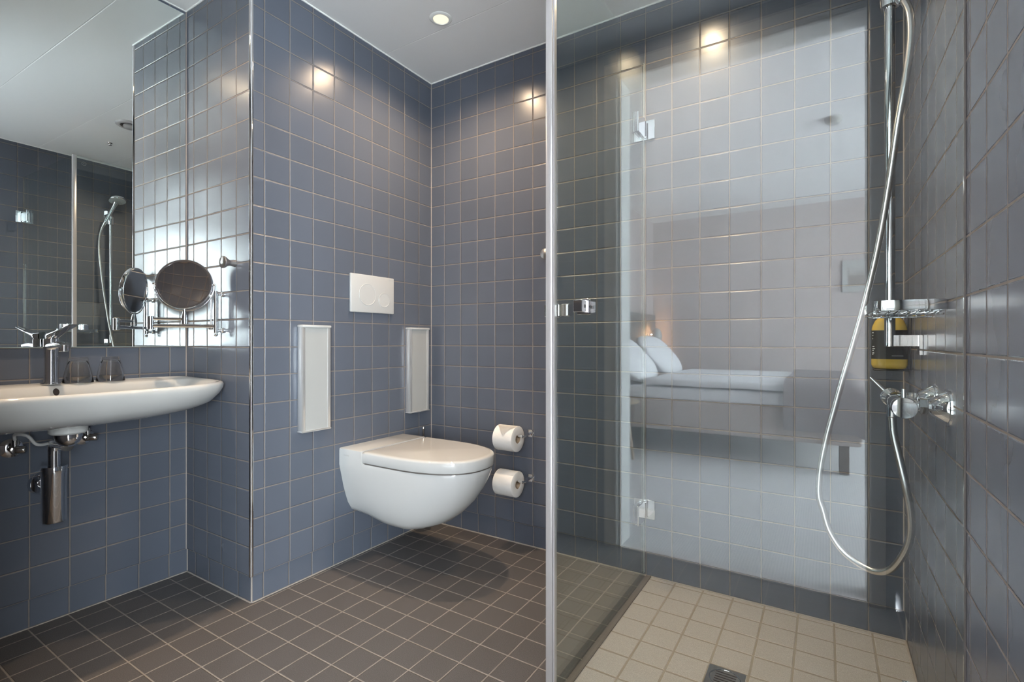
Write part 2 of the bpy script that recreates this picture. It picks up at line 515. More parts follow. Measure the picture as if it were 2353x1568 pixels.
# ------------------------------------------------------------------ washbasin
YC = -1.3595
def basin_outline(s_len, front, n=96, back=XM + .001, p=4.6, cut=.004):
    """closed outline in XY, boat-shaped: straight back on the wall, bowed front; s_len half length"""
    pts = []
    D = front - back
    for k in range(n):
        a = 2 * PI * k / n
        c, s = math.cos(a), math.sin(a)
        # u along Y (-1..1), w towards room (0..1)
        u = math.copysign(abs(c) ** (2 / p), c)
        w = math.copysign(abs(s) ** (2 / (4.2 if s > 0 else 14)), s)
        y = YC + u * s_len
        x = back + (D * (.5 + .5 * w))
        # bow: the front pulls back towards both ends
        if w > 0:
            x -= (.058 * abs(u) ** 2.0) * w
        pts.append((x, y))
    return pts
bs = thing('washbasin', 'wide white wall-hung ceramic washbasin below the mirror', 'basin', (XM, YC, .655))
HL = .4150
def rng(sl, fr, z, back=XM + .001, zt=0.0, p=4.6):
    return [(x, y, z - .0065 + zt * (x - XM)) for x, y in basin_outline(sl, fr, back=back, p=p)]
rings = [
    rng(HL * .56, -.200, .666, p=2.4), rng(HL * .72, -.130, .674, p=2.6), rng(HL * .85, -.078, .690, p=3.0), rng(HL * .93, -.048, .710, p=3.5),
    rng(HL * .98, -.030, .738, p=4.0), rng(HL * .997, -.021, .762, zt=-.01), rng(HL, -.020, .777, zt=-.02), rng(HL - .003, -.0225, .7835, zt=-.022),
    rng(HL - .008, -.028, .7865, zt=-.022), rng(HL - .014, -.034, .7855, zt=-.022),
    rng(HL - .026, -.046, .783, back=XM + .080, zt=-.022), rng(HL - .032, -.052, .778, back=XM + .090, zt=-.020),
    rng(HL - .050, -.064, .755, back=XM + .097), rng(HL - .085, -.090, .720, back=XM + .108), rng(HL - .15, -.14, .697, back=XM + .13),
    rng(HL - .25, -.19, .690, back=XM + .17)]
bm = loft(B(), rings)
basin = obj('bowl', bm, M['ceramic'], bs, smooth=60)
# overflow hole in the back slope of the bowl, facing the room
bm = B(); lathe(bm, [(.0110, -.004), (.0110, .0026), (.0100, .0038), (0, .0040)], (XM + .0925, YC + .0025, .7545), (1, 0, .40), 24, sx=.72, sy=1.08)
obj('overflow', bm, M['dark'], bs, label='dark oval overflow hole')
bm = B(); cyl(bm, (-.225, YC - .0055, .640), (-.225, YC - .0055, .672), .046, 40, .004); obj('outlet', bm, M['ceramic'], bs)

# faucet
FX, FY, DKZ = -.392, YC, .7775
fa = thing('basin_faucet', 'chrome single lever faucet on the back ledge of the washbasin', 'faucet', (FX, FY, DKZ))
bm = B()
lathe(bm, [(.024, 0), (.025, .002), (.024, .0055), (.0195, .0065), (.0182, .012), (.0178, .110), (.0186, .116), (.0188, .142), (.0180, .145), (0, .145)], (FX, FY, DKZ), (0, 0, 1), 40)
obj('body', bm, M['chrome'], fa)
bm = B()
rs = []
for t_ in [i / 10 for i in range(11)]:
    x = FX + .004 + t_ * .118; zc = DKZ + .121 + .004 * math.sin(t_ * 2.6); hh = .0115 - .0030 * t_; w_ = .0165 - .002 * t_
    rs.append([(x, FY + w_ * math.copysign(abs(math.cos(a)) ** .6, math.cos(a)), zc + hh * math.copysign(abs(math.sin(a)) ** .6, math.sin(a))) for a in [2 * PI * k / 20 for k in range(20)]])
loft(bm, rs)
lathe(bm, [(.0115, 0), (.013, .001), (.013, .019), (.012, .020)], (FX + .112, FY, DKZ + .106), (0, 0, 1), 24)
obj('spout', bm, M['chrome'], fa)
bm = B()
rs = []
for t_ in [i / 12 for i in range(13)]:
    x = FX - .016 + t_ * .203
    zc = DKZ + .153 + .010 * (1 - t_) ** 2 * 0 + .036 * max(0, t_ - .10) ** 1.0
    hh = .0125 * max(0, 1 - 1.6 * t_) ** 1.2 + .0024; w_ = (.0178 - .006 * t_) * (.6 if t_ == 0 else 1)
    rs.append([(x, FY + w_ * math.copysign(abs(math.cos(a)) ** .6, math.cos(a)), zc + hh * math.copysign(abs(math.sin(a)) ** .7, math.sin(a))) for a in [2 * PI * k / 20 for k in range(20)]])
loft(bm, rs)
obj('lever', bm, M['chrome'], fa)

# two upturned tumblers
def tumbler(x, y, label):
    g = thing('drinking_glass', label, 'glass', (x, y, .7785), 'tumblers on the basin ledge')
    h = .083
    b_ = B()
    out = [(.040, 0), (.0405, .002), (.037, .020), (.0335, .040), (.029, .060), (.0255, .078), (.0245, h - .001), (.0235, h)]
    inn = [(0, h - .012), (.021, h - .012), (.0235, h - .016), (.0270, .060), (.0318, .040), (.0353, .020), (.0385, .001)]
    lathe(b_, inn + out + [(0, h)], (x, y, .7785), (0, 0, 1), 60, cap0=False, cap1=False)
    # facets in the lower half of the glass
    for v in b_.verts:
        dx, dy_ = v.co.x - x, v.co.y - y; rr = math.hypot(dx, dy_)
        zz = v.co.z - .7785
        if rr > .02 and .004 < zz < h - .002:
            a = math.atan2(dy_, dx); f = 1 - .016 * (.5 + .5 * math.cos(12 * a))
            v.co.x = x + dx * f; v.co.y = y + dy_ * f
    obj('tumbler', b_, M['tumbler'], g, smooth=50)
    return g
tumbler(-.398, -1.290, 'upturned clear ribbed tumbler on the basin ledge, next to the faucet')
tumbler(-.398, -1.202, 'upturned clear ribbed tumbler on the basin ledge, farther from the faucet')

# bottle trap under the basin
tr = thing('bottle_trap', 'chrome bottle trap hanging under the washbasin with its pipe into the wall', 'drain trap', (-.345, YC - .0055, .353))
TX, TY = -.345, YC - .0055
bm = B(); lathe(bm, [(.0, 0), (.029, 0), (.031, .003), (.031, .150), (.0322, .153), (.0322, .170), (.031, .173), (.015, .174)], (TX, TY, .353), (0, 0, 1), 40, cap1=False)
obj('bottle', bm, M['chrome'], tr)
bm = B(); cyl(bm, (TX, TY, .52), (TX, TY, .580), .0155, 28)
tube(bm, catmull([(TX, TY, .575), (TX + .006, TY, .594), (TX + .03, TY, .600), (-.232, TY, .600)], 6), .0155, 20)
obj('pipe', bm, M['chrome'], tr)
bm = B(); lathe(bm, [(0, 0), (.016, .002), (.026, .012), (.031, .022), (.031, .028), (.034, .029), (.034, .038), (.030, .040)], (-.225, TY, .600), (0, 0, 1), 32)
obj('drain_nut', bm, M['chrome'], tr)
bm = B(); cyl(bm, (TX, TY, .457), (XM, TY, .457), .0155, 24); lathe(bm, [(.0155, 0), (.032, .002), (.036, .010), (.037, .012)], (XM + .013, TY, .457), (-1, 0, 0), 32)
obj('wall_rose', bm, M['chrome'], tr)

# stop valves and supply hose
def stop_valve(y, z, s, label):
    v = thing('stop_valve', label, 'valve', (XM, y, z), 'stop valves under the washbasin')
    b_ = B(); lathe(b_, [(.0, .011), (.011, .011), (.020, .008), (.029, .003), (.030, 0)], (XM, y, z), (1, 0, 0), 32); obj('rose', b_, M['chrome'], v)
    b_ = B(); cyl(b_, (XM + .01, y, z), (XM + .060, y, z), .0085, 20, .001); lathe(b_, [(.012, 0), (.014, .002), (.014, .016), (.012, .018)], (XM + .030, y, z), (1, 0, 0), 6)
    cyl(b_, (XM + .045, y, z - .002), (XM + .045, y, z + .032), .007, 18, .001)
    obj('valve_body', b_, M['chrome_in_shade'], v)
    b_ = B(); lathe(b_, [(.009, 0), (.012, .002), (.0115, .022), (.009, .025)], (XM + .052, y, z), (.6, .8 * s, 0), 14); obj('valve_knob', b_, M['chrome_in_shade'], v)
    return v
stop_valve(-1.440, .583, 1, 'chrome stop valve with round wall rose, left of the bottle trap')
stop_valve(-1.262, .592, 1, 'chrome stop valve with round wall rose, right of the bottle trap')
bm = B(); tube(bm, catmull([(XM + .045, -1.440, .61), (XM + .07, -1.445, .632), (XM + .10, -1.425, .628), (XM + .10, -1.405, .600), (XM + .08, -1.375, .594), (XM + .06, -1.345, .602), (XM + .06, -1.33, .620), (XM + .06, -1.335, .645)], 8), .0045, 10)
tag(obj('supply_hose', bm, M['whitehose']), 'pale flexible water hose curling under the washbasin', 'hose')

# ------------------------------------------------------------------ magnifying mirror on its folding arm
mg = thing('magnifying_mirror', 'round chrome magnifying mirror on a folding arm beside the wall mirror', 'mirror', (-.185, YP, .95))
bx, by = -.178, YP - .026
JX, JY = -.307, -1.118
CX_, CY_, CZ_ = -.247, -1.036, 1.118
bm = B()
for z in (1.086, .954):
    cyl(bm, (bx, YP, z), (bx, by, z), .0050, 14); lathe(bm, [(.009, 0), (.009, .004), (.006, .007)], (bx, YP, z), (0, -1, 0), 18)
cyl(bm, (bx, by, .944), (bx, by, 1.096), .0075, 20, .002); lathe(bm, [(0, 0), (.005, .002), (.0065, .006), (.0045, .011)], (bx, by, .931), (0, 0, 1), 14)
cyl(bm, (bx - .022, by - .006, .965), (bx - .022, by - .006, 1.082), .0032, 10)
cyl(bm, (bx, by, 1.078), (bx - .034, by - .006, 1.080), .0042, 10); cyl(bm, (bx + .004, by, .961), (bx - .028, by - .008, .961), .0048, 10)
obj('wall_bracket', bm, M['chrome'], mg)
bm = B(); cyl(bm, (bx, by, .969), (JX, JY, .969), .0062, 16); obj('arm', bm, M['chrome'], mg)
bm = B(); cyl(bm, (JX, JY, .9935), (CX_, CY_, .9935), .0055, 16); obj('arm', bm, M['chrome'], mg)
bm = B(); cyl(bm, (JX, JY, .956), (JX, JY, 1.003), .0105, 24, .0015); obj('joint', bm, M['chrome'], mg)
nrm = Vector((.743, -.669, .10)).normalized()
cc = Vector((CX_, CY_, CZ_))
bm = B(); lathe(bm, [(.006, -.015), (.0105, -.013), (.0105, .008), (.0050, .036), (.0045, .040)], (CX_, CY_, .990), (0, 0, 1), 20)
obj('stem', bm, M['chrome'], mg)
# fork: half ring around the disc from stem to the pivots
side = nrm.cross(Vector((0, 0, 1))).normalized()
bm = B(); tube(bm, [cc + side * (.0945 * math.cos(a)) + Vector((0, 0, 1)) * (.0945 * math.sin(a)) for a in [PI + .0 + PI * k / 32 for k in range(33)]], .0028, 10)
for s_ in (-1, 1): lathe(bm, [(0, 0), (.004, .001), (.005, .004), (.004, .009), (0, .010)], cc + side * s_ * .089, side * s_, 12)
obj('fork', bm, M['chrome'], mg)
bm = B(); lathe(bm, [(.0815, -.0085), (.0875, -.0085), (.0895, -.006), (.0895, .006), (.0875, .0085), (.0815, .0085), (.0815, -.0085)], cc, nrm, 64, cap0=False, cap1=False)
obj('rim', bm, M['chrome'], mg)
M['magmirror'] = simple('concave_mirror', (.66, .66, .68), rough=.03, metal=1.0)
bm = B(); lathe(bm, [(0, -.0006)] + [(.082 * k / 14, -.0006 + .0075 * (k / 14) ** 2) for k in range(1, 15)] + [(.082, -.0075)] + [(0, -.0075)], cc, nrm, 64, cap0=False, cap1=False)
obj('disc', bm, M['magmirror'], mg)

# ------------------------------------------------------------------ towel knobs
def knob(p, d, label):
    k = thing('towel_hook', label, 'hook', p, 'flared metal towel hooks')
    b_ = B(); lathe(b_, [(0, 0), (.0125, 0), (.013, .003), (.0108, .012), (.0100, .020), (.0125, .028), (.0195, .037), (.0215, .042), (.0212, .045), (.019, .0465), (0, .0465)], p, d, 32)
    obj('hook', b_, M['steel'], k)
knob((-.098, YP, 1.193), (0, -1, 0), 'small flared metal hook on the narrow return wall beside the magnifying mirror')
knob((.676, 0, 1.289), (0, -1, 0), 'small flared metal hook on the back wall, half hidden by the door edge strip')

# ------------------------------------------------------------------ toilet
TC = -.380
to = thing('toilet', 'white wall-hung toilet with closed lid', 'toilet', (0, TC, .13))
def D(xb, xf, hw, z, n=56, pw=2.5, frac=.46):
    """D outline: straight back xb, straight sides, rounded front xf"""
    L = xf - xb; s0 = xb + L * frac
    pts = []
    m = n // 2
    nb = 8; ns = 10
    # right side from back to front curve, front, left side back
    for k in range(ns): pts.append((xb + (s0 - xb) * k / ns, TC + hw, z))
    for k in range(m + 1):
        a = PI / 2 - PI * k / m
        c, s = math.cos(a), math.sin(a)
        pts.append((s0 + (xf - s0) * abs(c) ** (2 / pw), TC + hw * math.copysign(abs(s) ** (2 / pw), s), z))
    for k in range(ns): pts.append((s0 - (s0 - xb) * (k + 1) / ns, TC - hw, z))
    for k in range(1, nb): pts.append((xb, TC - hw + 2 * hw * k / nb, z))
    return pts
def Dw(xf, hwf, hwb, z, zb=None, xb=.001, pw=2.5, frac=.46):
    """with back width hwb and bottom height at the wall zb"""
    out = []
    for x, y, zz in D(xb, xf, hwf, z, pw=pw, frac=frac):
        f = min(1, max(0, (x - xb) / .22)); f = f * f * (3 - 2 * f)
        hw = hwb + (hwf - hwb) * f
        y = TC + (y - TC) * hw / hwf
        if zb is not None: zz = zb + (z - zb) * f
        out.append((x, y, zz))
    return out
XS = [0.0, .03, .06, .09, .115, .1285, .1325, .1345, .1365, .1395, .146, .165, .19, .22]
def bowl_ring(xf, hwf, hwb, z, zb=None, pw=2.3, up=0.0, dx=0.0):
    """outline of the bowl; the part behind the lid (x < .135) can be lifted by up"""
    s0 = .260; m = 30; pts = []
    side = []
    for x in XS + []:
        f = min(1, x / .22); f = f * f * (3 - 2 * f)
        hw = hwb + (hwf - hwb) * f
        zz = z if zb is None else zb + (z - zb) * f
        g = min(1, max(0, (.1365 - x) / .004))
        side.append((x, hw, zz + up * g))
    for x, hw, zz in side: pts.append((max(x, .001), TC + hw, zz))
    for k in range(m + 1):
        a = PI / 2 - PI * k / m
        c, s = math.cos(a), math.sin(a)
        pts.append((s0 + max(.004, xf - s0) * abs(c) ** (2 / pw), TC + hwf * math.copysign(abs(s) ** (2 / pw), s), z))
    for x, hw, zz in side[::-1]: pts.append((max(x, .001), TC - hw, zz))
    return pts
BR = [bowl_ring(.290, .058, .112, .168, .205, pw=2.0), bowl_ring(.335, .090, .122, .170, .208, pw=2.0), bowl_ring(.380, .116, .130, .180, .222, pw=2.05), bowl_ring(.430, .137, .142, .203, .243, pw=2.1),
      bowl_ring(.481, .155, .153, .240, .275, pw=2.2), bowl_ring(.530, .170, .165, .290, .316, pw=2.25), bowl_ring(.567, .180, .175, .343, .362, pw=2.3),
      bowl_ring(.590, .1845, .1830, .388, .397, pw=2.35), bowl_ring(.599, .1855, .1855, .410, pw=2.35), bowl_ring(.6005, .1855, .1855, .424, pw=2.35, up=.042),
      bowl_ring(.5985, .1840, .1840, .4285, pw=2.35, up=.0460), bowl_ring(.593, .179, .179, .4300, pw=2.35, up=.0470)]
bm = B()
RV = [[bm.verts.new(Vector(p)) for p in r_] for r_ in BR]
n_ = len(RV[0])
for a_, b_ in zip(RV[:-1], RV[1:]):
    for k in range(n_): bm.faces.new((a_[k], a_[(k + 1) % n_], b_[(k + 1) % n_], b_[k]))
for ring_ in (RV[0], RV[-1]):
    for k in range(n_ // 2 - 1):
        q = [ring_[k], ring_[k + 1], ring_[n_ - 2 - k], ring_[n_ - 1 - k]]
        q = list(dict.fromkeys(q))
        if len(q) > 2: bm.faces.new(q)
obj('bowl', bm, M['ceramic'], to, smooth=50)
# nub of the bowl base
bm = B(); lathe(bm, [(0, 0), (.030, .0), (.043, .006), (.052, .016), (.056, .035)], (.205, TC + .010, .131), (0, 0, 1), 40, sx=1.2)
obj('base_cap', bm, M['ceramic'], to)
bm = loft(B(), [D(.1415, .6045, .1865, .4325, pw=2.4, frac=.33), D(.1400, .6060, .1885, .4350, pw=2.4, frac=.33), D(.1400, .6065, .189, .4680, pw=2.4, frac=.33),
                D(.1415, .6050, .1875, .4725, pw=2.4, frac=.33), D(.1465, .5995, .1825, .4760, pw=2.4, frac=.33), D(.155, .588, .172, .4772, pw=2.4, frac=.33)])
obj('lid', bm, M['ceramic'], to, smooth=50)
bm = loft(B(), [D(.150, .6012, .1850, .427, pw=2.4, frac=.33), D(.150, .6012, .1850, .434, pw=2.4, frac=.33)])  # dark slab that paints in the shade of the gap below the lid
obj('seat', bm, M['seal_and_gap'], to, smooth=50, label='dark slab imitating the shadow gap between lid and bowl')

def lettering(txt, size, mat, parent, Mx, depth=.0003, name='lettering'):
    cu = bpy.data.curves.new(name, 'FONT'); cu.body = txt; cu.size = size; cu.extrude = depth; cu.align_x = 'CENTER'; cu.align_y = 'CENTER'
    tmp = bpy.data.objects.new(name, cu); COL.objects.link(tmp)
    dg = bpy.context.evaluated_depsgraph_get()
    me = bpy.data.meshes.new_from_object(tmp.evaluated_get(dg))
    bpy.data.objects.remove(tmp)
    b_ = bmesh.new(); b_.from_mesh(me); bpy.data.meshes.remove(me)
    for v in b_.verts: v.co = Mx @ v.co
    return obj(name, b_, mat, parent, smooth=0)
M['ink'] = simple('grey_print', (.42, .41, .40), rough=.5)
M['inkw'] = simple('pale_print', (.75, .74, .72), rough=.6)
def basis(o, u, v):
    u = Vector(u); v = Vector(v); w = u.cross(v)
    m = Matrix.Identity(4)
    for i in range(3): m[i][0] = u[i]; m[i][1] = v[i]; m[i][2] = w[i]; m[i][3] = o[i]
    return m
lettering('LAUFEN', .0085, M['ink'], to, basis((.045, TC - .1859, .4505), (1, 0, 0), (0, 0, 1)))

# flush plate
fp = thing('flush_plate', 'white dual flush plate on the tiled wall above the toilet', 'flush plate', (0, -.391, 1.038))
bm = B(); box(bm, 0, .011, -.515, -.2675, 1.0385, 1.2025, .004, 3); obj('plate', bm, M['plastic'], fp)
def flush_button(y, z, r, cut=None):
    b_ = B(); lathe(b_, [(r, .0), (r, .0012), (r - .0008, .0019), (r - .0022, .0017), (r - .0035, .0009), (0, .0009)], (.011, y, z), (1, 0, 0), 48, cap0=False)
    obj('button', b_, M['plastic'], fp, smooth=12)
flush_button(-.4240, 1.117, .0475); flush_button(-.3290, 1.0985, .0325)
lettering('GEBERIT', .0075, M['ink'], fp, basis((.0113, -.287, 1.191), (0, 1, 0), (0, 0, 1)))

# framed wall panels
def wall_panel(y0, y1, z0, z1, label):
    t_ = thing('wall_panel', label, 'panel', (0, (y0 + y1) / 2, z0), 'slim framed panels beside the flush plate')
    b_ = B(); box(b_, .0, .0275, y0 + .008, y1 - .008, z0 + .004, z1 - .004, .001, 1); obj('face', b_, M['panelw'], t_, smooth=0)
    b_ = B()
    for a, c in ((y0, y0 + .014), (y1 - .014, y1)):
        box(b_, 0, .031, a, c, z0 + .002, z1 - .003, .003, 2)
    obj('side_profile', b_, M['alu'], t_)
    b_ = B(); box(b_, 0, .034, y0 - .001, y1 + .001, z1 - .010, z1, .003, 2); obj('top_cap', b_, M['plastic'], t_)
    b_ = B(); box(b_, 0, .033, y0 - .001, y1 + .001, z0, z0 + .006, .002, 2); obj('bottom_cap', b_, M['alu'], t_)
wall_panel(-.7575, -.6295, .5685, .977, 'tall slim grey-white framed panel on the tiled wall, left of the toilet')
wall_panel(-.184, -.050, .572, .980, 'tall slim grey-white framed panel on the tiled wall, beside the room corner')

# toilet brush in the corner
tb = thing('toilet_brush', 'chrome toilet brush handle standing behind the toilet in the corner', 'toilet brush', (.058, -.122, .19))
bm = B(); cyl(bm, (.058, -.122, .30), (.058, -.122, .500), .0048, 16, .0015); lathe(bm, [(.0055, 0), (.0062, .002), (.0062, .012), (.004, .015)], (.058, -.122, .490), (0, 0, 1), 16); obj('handle', bm, M['chrome_in_shade'], tb)
bm = B(); lathe(bm, [(0, 0), (.036, 0), (.038, .004), (.038, .115), (.030, .122), (0, .124)], (.058, -.122, .19), (0, 0, 1), 32); box(bm, 0, .03, -.13, -.114, .23, .28); obj('canister', bm, M['chrome_in_shade'], tb)

# toilet rolls on their holders
def roll_holder(zc, label):
    h = thing('paper_holder', label, 'holder', (.585, 0, zc), 'chrome paper holders on the back wall')
    b_ = B(); box(b_, .572, .602, -.005, 0, zc - .012, zc + .022, .002, 2); obj('wall_plate', b_, M['chrome'], h)
    b_ = B(); tube(b_, [(.588, -.003, zc + .010), (.588, -.040, zc + .006), (.587, -.062, zc + .001), (.578, -.0668, zc)], .006, 12, sq=(.018, .004))
    cyl(b_, (.582, -.067, zc), (.462, -.067, zc), .0065, 16, .001); obj('arm', b_, M['chrome'], h)
def roll(x1, zc, label, fold):
    R_ = .056; L = .098; yc = -.067; hr = .0195; zc = zc - (hr - .0068)
    t_ = thing('toilet_roll', label, 'toilet paper', (x1 - L / 2, yc, zc - R_), 'paper rolls on the back wall')
    b_ = B(); lathe(b_, [(hr, 0), (hr + .001, -.0006), (R_ - .002, -.0006), (R_, .001), (R_, L - .001), (R_ - .002, L + .0006), (hr + .001, L + .0006), (hr, L), (hr, 0)], (x1 - L, yc, zc), (1, 0, 0), 48, cap0=False, cap1=False)
    obj('paper', b_, M['paper'], t_)
    b_ = B(); lathe(b_, [(hr, .0), (hr, L), (hr - .0012, L), (hr - .0012, 0), (hr, 0)], (x1 - L, yc, zc), (1, 0, 0), 32, cap0=False, cap1=False)
    obj('core', b_, M['card'], t_)
    if fold:
        b_ = B()
        N = 9
        top = []
        # folded triangular end lying over the top front of the roll
        rows = []
        for i in range(N):
            f = i / (N - 1); a = PI / 2 + .25 + f * .95
            half = (L / 2 - .003) * (1 - f) + .001
            xm = x1 - L / 2 + .004
            row = []
            for k in range(7):
                x = xm - half + 2 * half * k / 6
                rr = R_ + .0022 + .002 * math.sin(f * 2.4)
                row.append(b_.verts.new((x, yc + rr * math.cos(a), zc + rr * math.sin(a))))
            rows.append(row)
        for p_, q_ in zip(rows[:-1], rows[1:]):
            for k in range(6): b_.faces.new((p_[k], p_[k + 1], q_[k + 1], q_[k]))
        r_ = bmesh.ops.solidify(b_, geom=b_.faces[:], thickness=-.0012)
        obj('folded_end', b_, M['paper'], t_)
roll_holder(.500, 'chrome paper holder on the back wall, upper one'); roll(.556, .500, 'white toilet roll with its end folded to a point, on the upper holder', True)
roll_holder(.302, 'chrome paper holder on the back wall, lower one'); roll(.556, .302, 'plain white toilet roll without folded end, on the lower holder', False)

# ------------------------------------------------------------------ shower doors
ZG0, ZG1 = .014, 1.995
def clamp_hinge(parent, axis, zc, inside):
    """axis 'Y' = on back wall for the side door; 'X' = on right wall for the front door"""
    b_ = B(); h = .037
    if axis == 'Y':
        box(b_, XG - .040, XG + .042, -.007, 0, zc - h, zc + h, .001, 1)
        box(b_, XG + .0045, XG + .0105, -.105, -.028, zc - h, zc + h, .001, 1); box(b_, XG - .0105, XG - .0045, -.105, -.028, zc - h, zc + h, .001, 1)
        box(b_, XG - .009, XG + .009, -.032, -.006, zc - h * .75, zc + h * .75, .002, 1); cyl(b_, (XG + .006, -.018, zc - h * .8), (XG + .006, -.018, zc + h * .8), .007, 16)
    else:
        box(b_, XW - .007, XW, YG - .040, YG + .042, zc - h, zc + h, .001, 1)
        for s_ in (-1, 1): box(b_, XW - .085, XW - .028, YG + s_ * .0045, YG + s_ * .0105, zc - h, zc + h, .001, 1)
        box(b_, XW - .032, XW - .006, YG - .009, YG + .009, zc - h * .75, zc + h * .75, .002, 1)
    obj('hinge', b_, M['chrome'], parent)
sd = thing('shower_door', 'clear glass shower door reaching back to the rear wall, with a pale edge strip', 'shower door', (XG, -.39, 0), 'glass shower doors')
bm = B(); box(bm, XG - .004, XG + .004, YG + .012, -.010, ZG0, ZG1); obj('pane', bm, M['glass'], sd, smooth=0)
clamp_hinge(sd, 'Y', 1.733, 1); clamp_hinge(sd, 'Y', .263, 1)
bm = B(); box(bm, XG - .0095, XG + .0095, YG - .0085, YG + .0105, ZG0, ZG1, .002, 2)
obj('edge_strip', bm, M['strip'], sd, label='pale vertical aluminium edge strip')
bm = B(); box(bm, XG - .001, XG + .001, -.0100, -.0005, ZG0, ZG1); obj('wall_seal', bm, M['seal'], sd, smooth=0)
bm = B(); box(bm, XG - .0045, XG + .0045, YG + .012, -.012, .002, ZG0 + .006); obj('bottom_seal', bm, M['clear'], sd, smooth=0)
bm = B(); HZ = .996
for s_ in (-1, 1):
    box(bm, XG + s_ * .004, XG + s_ * .036, -.752, -.728, HZ - .016, HZ + .016, .0015, 1)
    box(bm, XG + s_ * .004, XG + s_ * .007, -.756, -.724, HZ - .019, HZ + .019, .001, 1)
obj('handle', bm, M['chrome'], sd)
bm = B(); lathe(bm, [(.0098, 0), (.0110, 0), (.0110, .0004), (.0098, .0004), (.0098, 0)], (XG - .0044, -.740, 1.955), (-1, 0, 0), 32, cap0=False, cap1=False)
box(bm, XG - .0048, XG - .0044, -.745, -.735, 1.9545, 1.9555)
obj('etched_mark', bm, M['seal'], sd)
fd = thing('shower_door', 'clear glass shower door in front of the shower, ending at the right wall', 'shower door', (1.5, YG, 0), 'glass shower doors')
bm = B(); box(bm, XG + .014, XW - .003, YG - .004, YG + .004, ZG0, ZG1); obj('pane', bm, M['glass'], fd, smooth=0)
clamp_hinge(fd, 'X', 1.733, 1); clamp_hinge(fd, 'X', .263, 1)
bm = B(); box(bm, XG + .0105, XG + .0150, YG - .006, YG + .006, ZG0, ZG1); obj('magnet_seal', bm, M['strip'], fd, smooth=0)
bm = B(); box(bm, XW - .0028, XW - .0004, YG - .003, YG + .003, ZG0, ZG1); obj('wall_seal', bm, M['seal_and_gap'], fd, smooth=0, label='thin dark seal along the wall')
bm = B()
for s_ in (-1, 1):
    box(bm, 1.175, 1.199, YG + s_ * .004, YG + s_ * .038, 1.000 - .015, 1.000 + .015, .0015, 1)
    box(bm, 1.171, 1.203, YG + s_ * .004, YG + s_ * .007, 1.000 - .019, 1.000 + .019, .001, 1)
hf = obj('handle', bm, M['chrome'], fd)
bm = B()
for s_ in (-1, 1): box(bm, 1.199, 1.1994, YG + s_ * .017, YG + s_ * .025, .996, 1.004)
obj('screw', bm, M['black'], hf)
bm = B(); box(bm, XG + .006, XG + .026, YG, .004, 0, .003, .001, 1)  # thin dark slab on the floor along the side glass
tag(obj('shower_floor_strip', bm, M['seal_and_gap']), 'thin dark strip on the floor under the side shower glass', 'floor_strip')

# ------------------------------------------------------------------ shower rail, handset, hose
SX, SY = 1.830, -.330
sr = thing('shower_rail', 'chrome vertical shower rail on the right wall of the shower', 'shower rail', (SX, SY, .90))
bm = B(); cyl(bm, (SX, SY, .901), (SX, SY, 1.878), .0115, 28, .001); obj('rail', bm, M['chrome'], sr)
for z in (.9165, 1.862):
    bm = B(); box(bm, SX - .004, XW, SY - .009, SY + .009, z - .0145, z + .0145, .001, 1)
    box(bm, XW - .008, XW, SY - .020, SY + .012, z - .036, z + .0145, .001, 1)
    obj('wall_bracket', bm, M['chrome'], sr)
SLZ = 1.795
bm = B(); lathe(bm, [(.0118, -.03), (.020, -.028), (.021, 0), (.020, .028), (.0118, .03)], (SX, SY, SLZ), (0, 0, 1), 28, cap0=False, cap1=False)
cyl(bm, (SX, SY, SLZ), (SX + .004, SY - .030, SLZ + .004), .011, 18, .002)
he, hc = Vector((1.8535, -.3675, 1.752)), Vector((1.795, -.303, 1.948)); hd = (hc - he).normalized()
lathe(bm, [(.0135, -.020), (.0175, -.018), (.0175, .018), (.0145, .020)], he + hd * .055, hd, 24)
obj('slider', bm, M['chrome'], sr)
hs = thing('hand_shower', 'round chrome hand shower held near the top of the rail', 'hand shower', (1.83, -.34, 1.75))
h0 = he
bm = B(); lathe(bm, [(.0095, 0), (.012, .004), (.0125, .05), (.0125, .120), (.015, .170), (.020, .195)], h0, hd, 24); obj('handle', bm, M['chrome'], hs)
hn = Vector((-.28, -.05, -.95)).normalized()
bm = B(); lathe(bm, [(0, -.026), (.025, -.024), (.048, -.014), (.056, -.004), (.057, .004), (.055, .008), (.052, .0085)], hc, hn, 48, cap1=True); obj('head', bm, M['chrome'], hs)
M['spray'] = simple('spray_plate', (.45, .46, .46), rough=.4, bump=.8, bscale=260)
bm = B(); lathe(bm, [(.050, .008), (.050, .0098), (0, .0105)], hc, hn, 48, cap0=False)
for ring_, cnt in ((.018, 6), (.030, 12), (.042, 18)):
    for k in range(cnt):
        a = 2 * PI * k / cnt; Mz = frame_z(hn)
        lathe(bm, [(.002, 0), (.0015, .002)], hc + Mz @ Vector((ring_ * math.cos(a), ring_ * math.sin(a), .0098)), hn, 8)
obj('spray_plate', bm, M['spray'], hs)

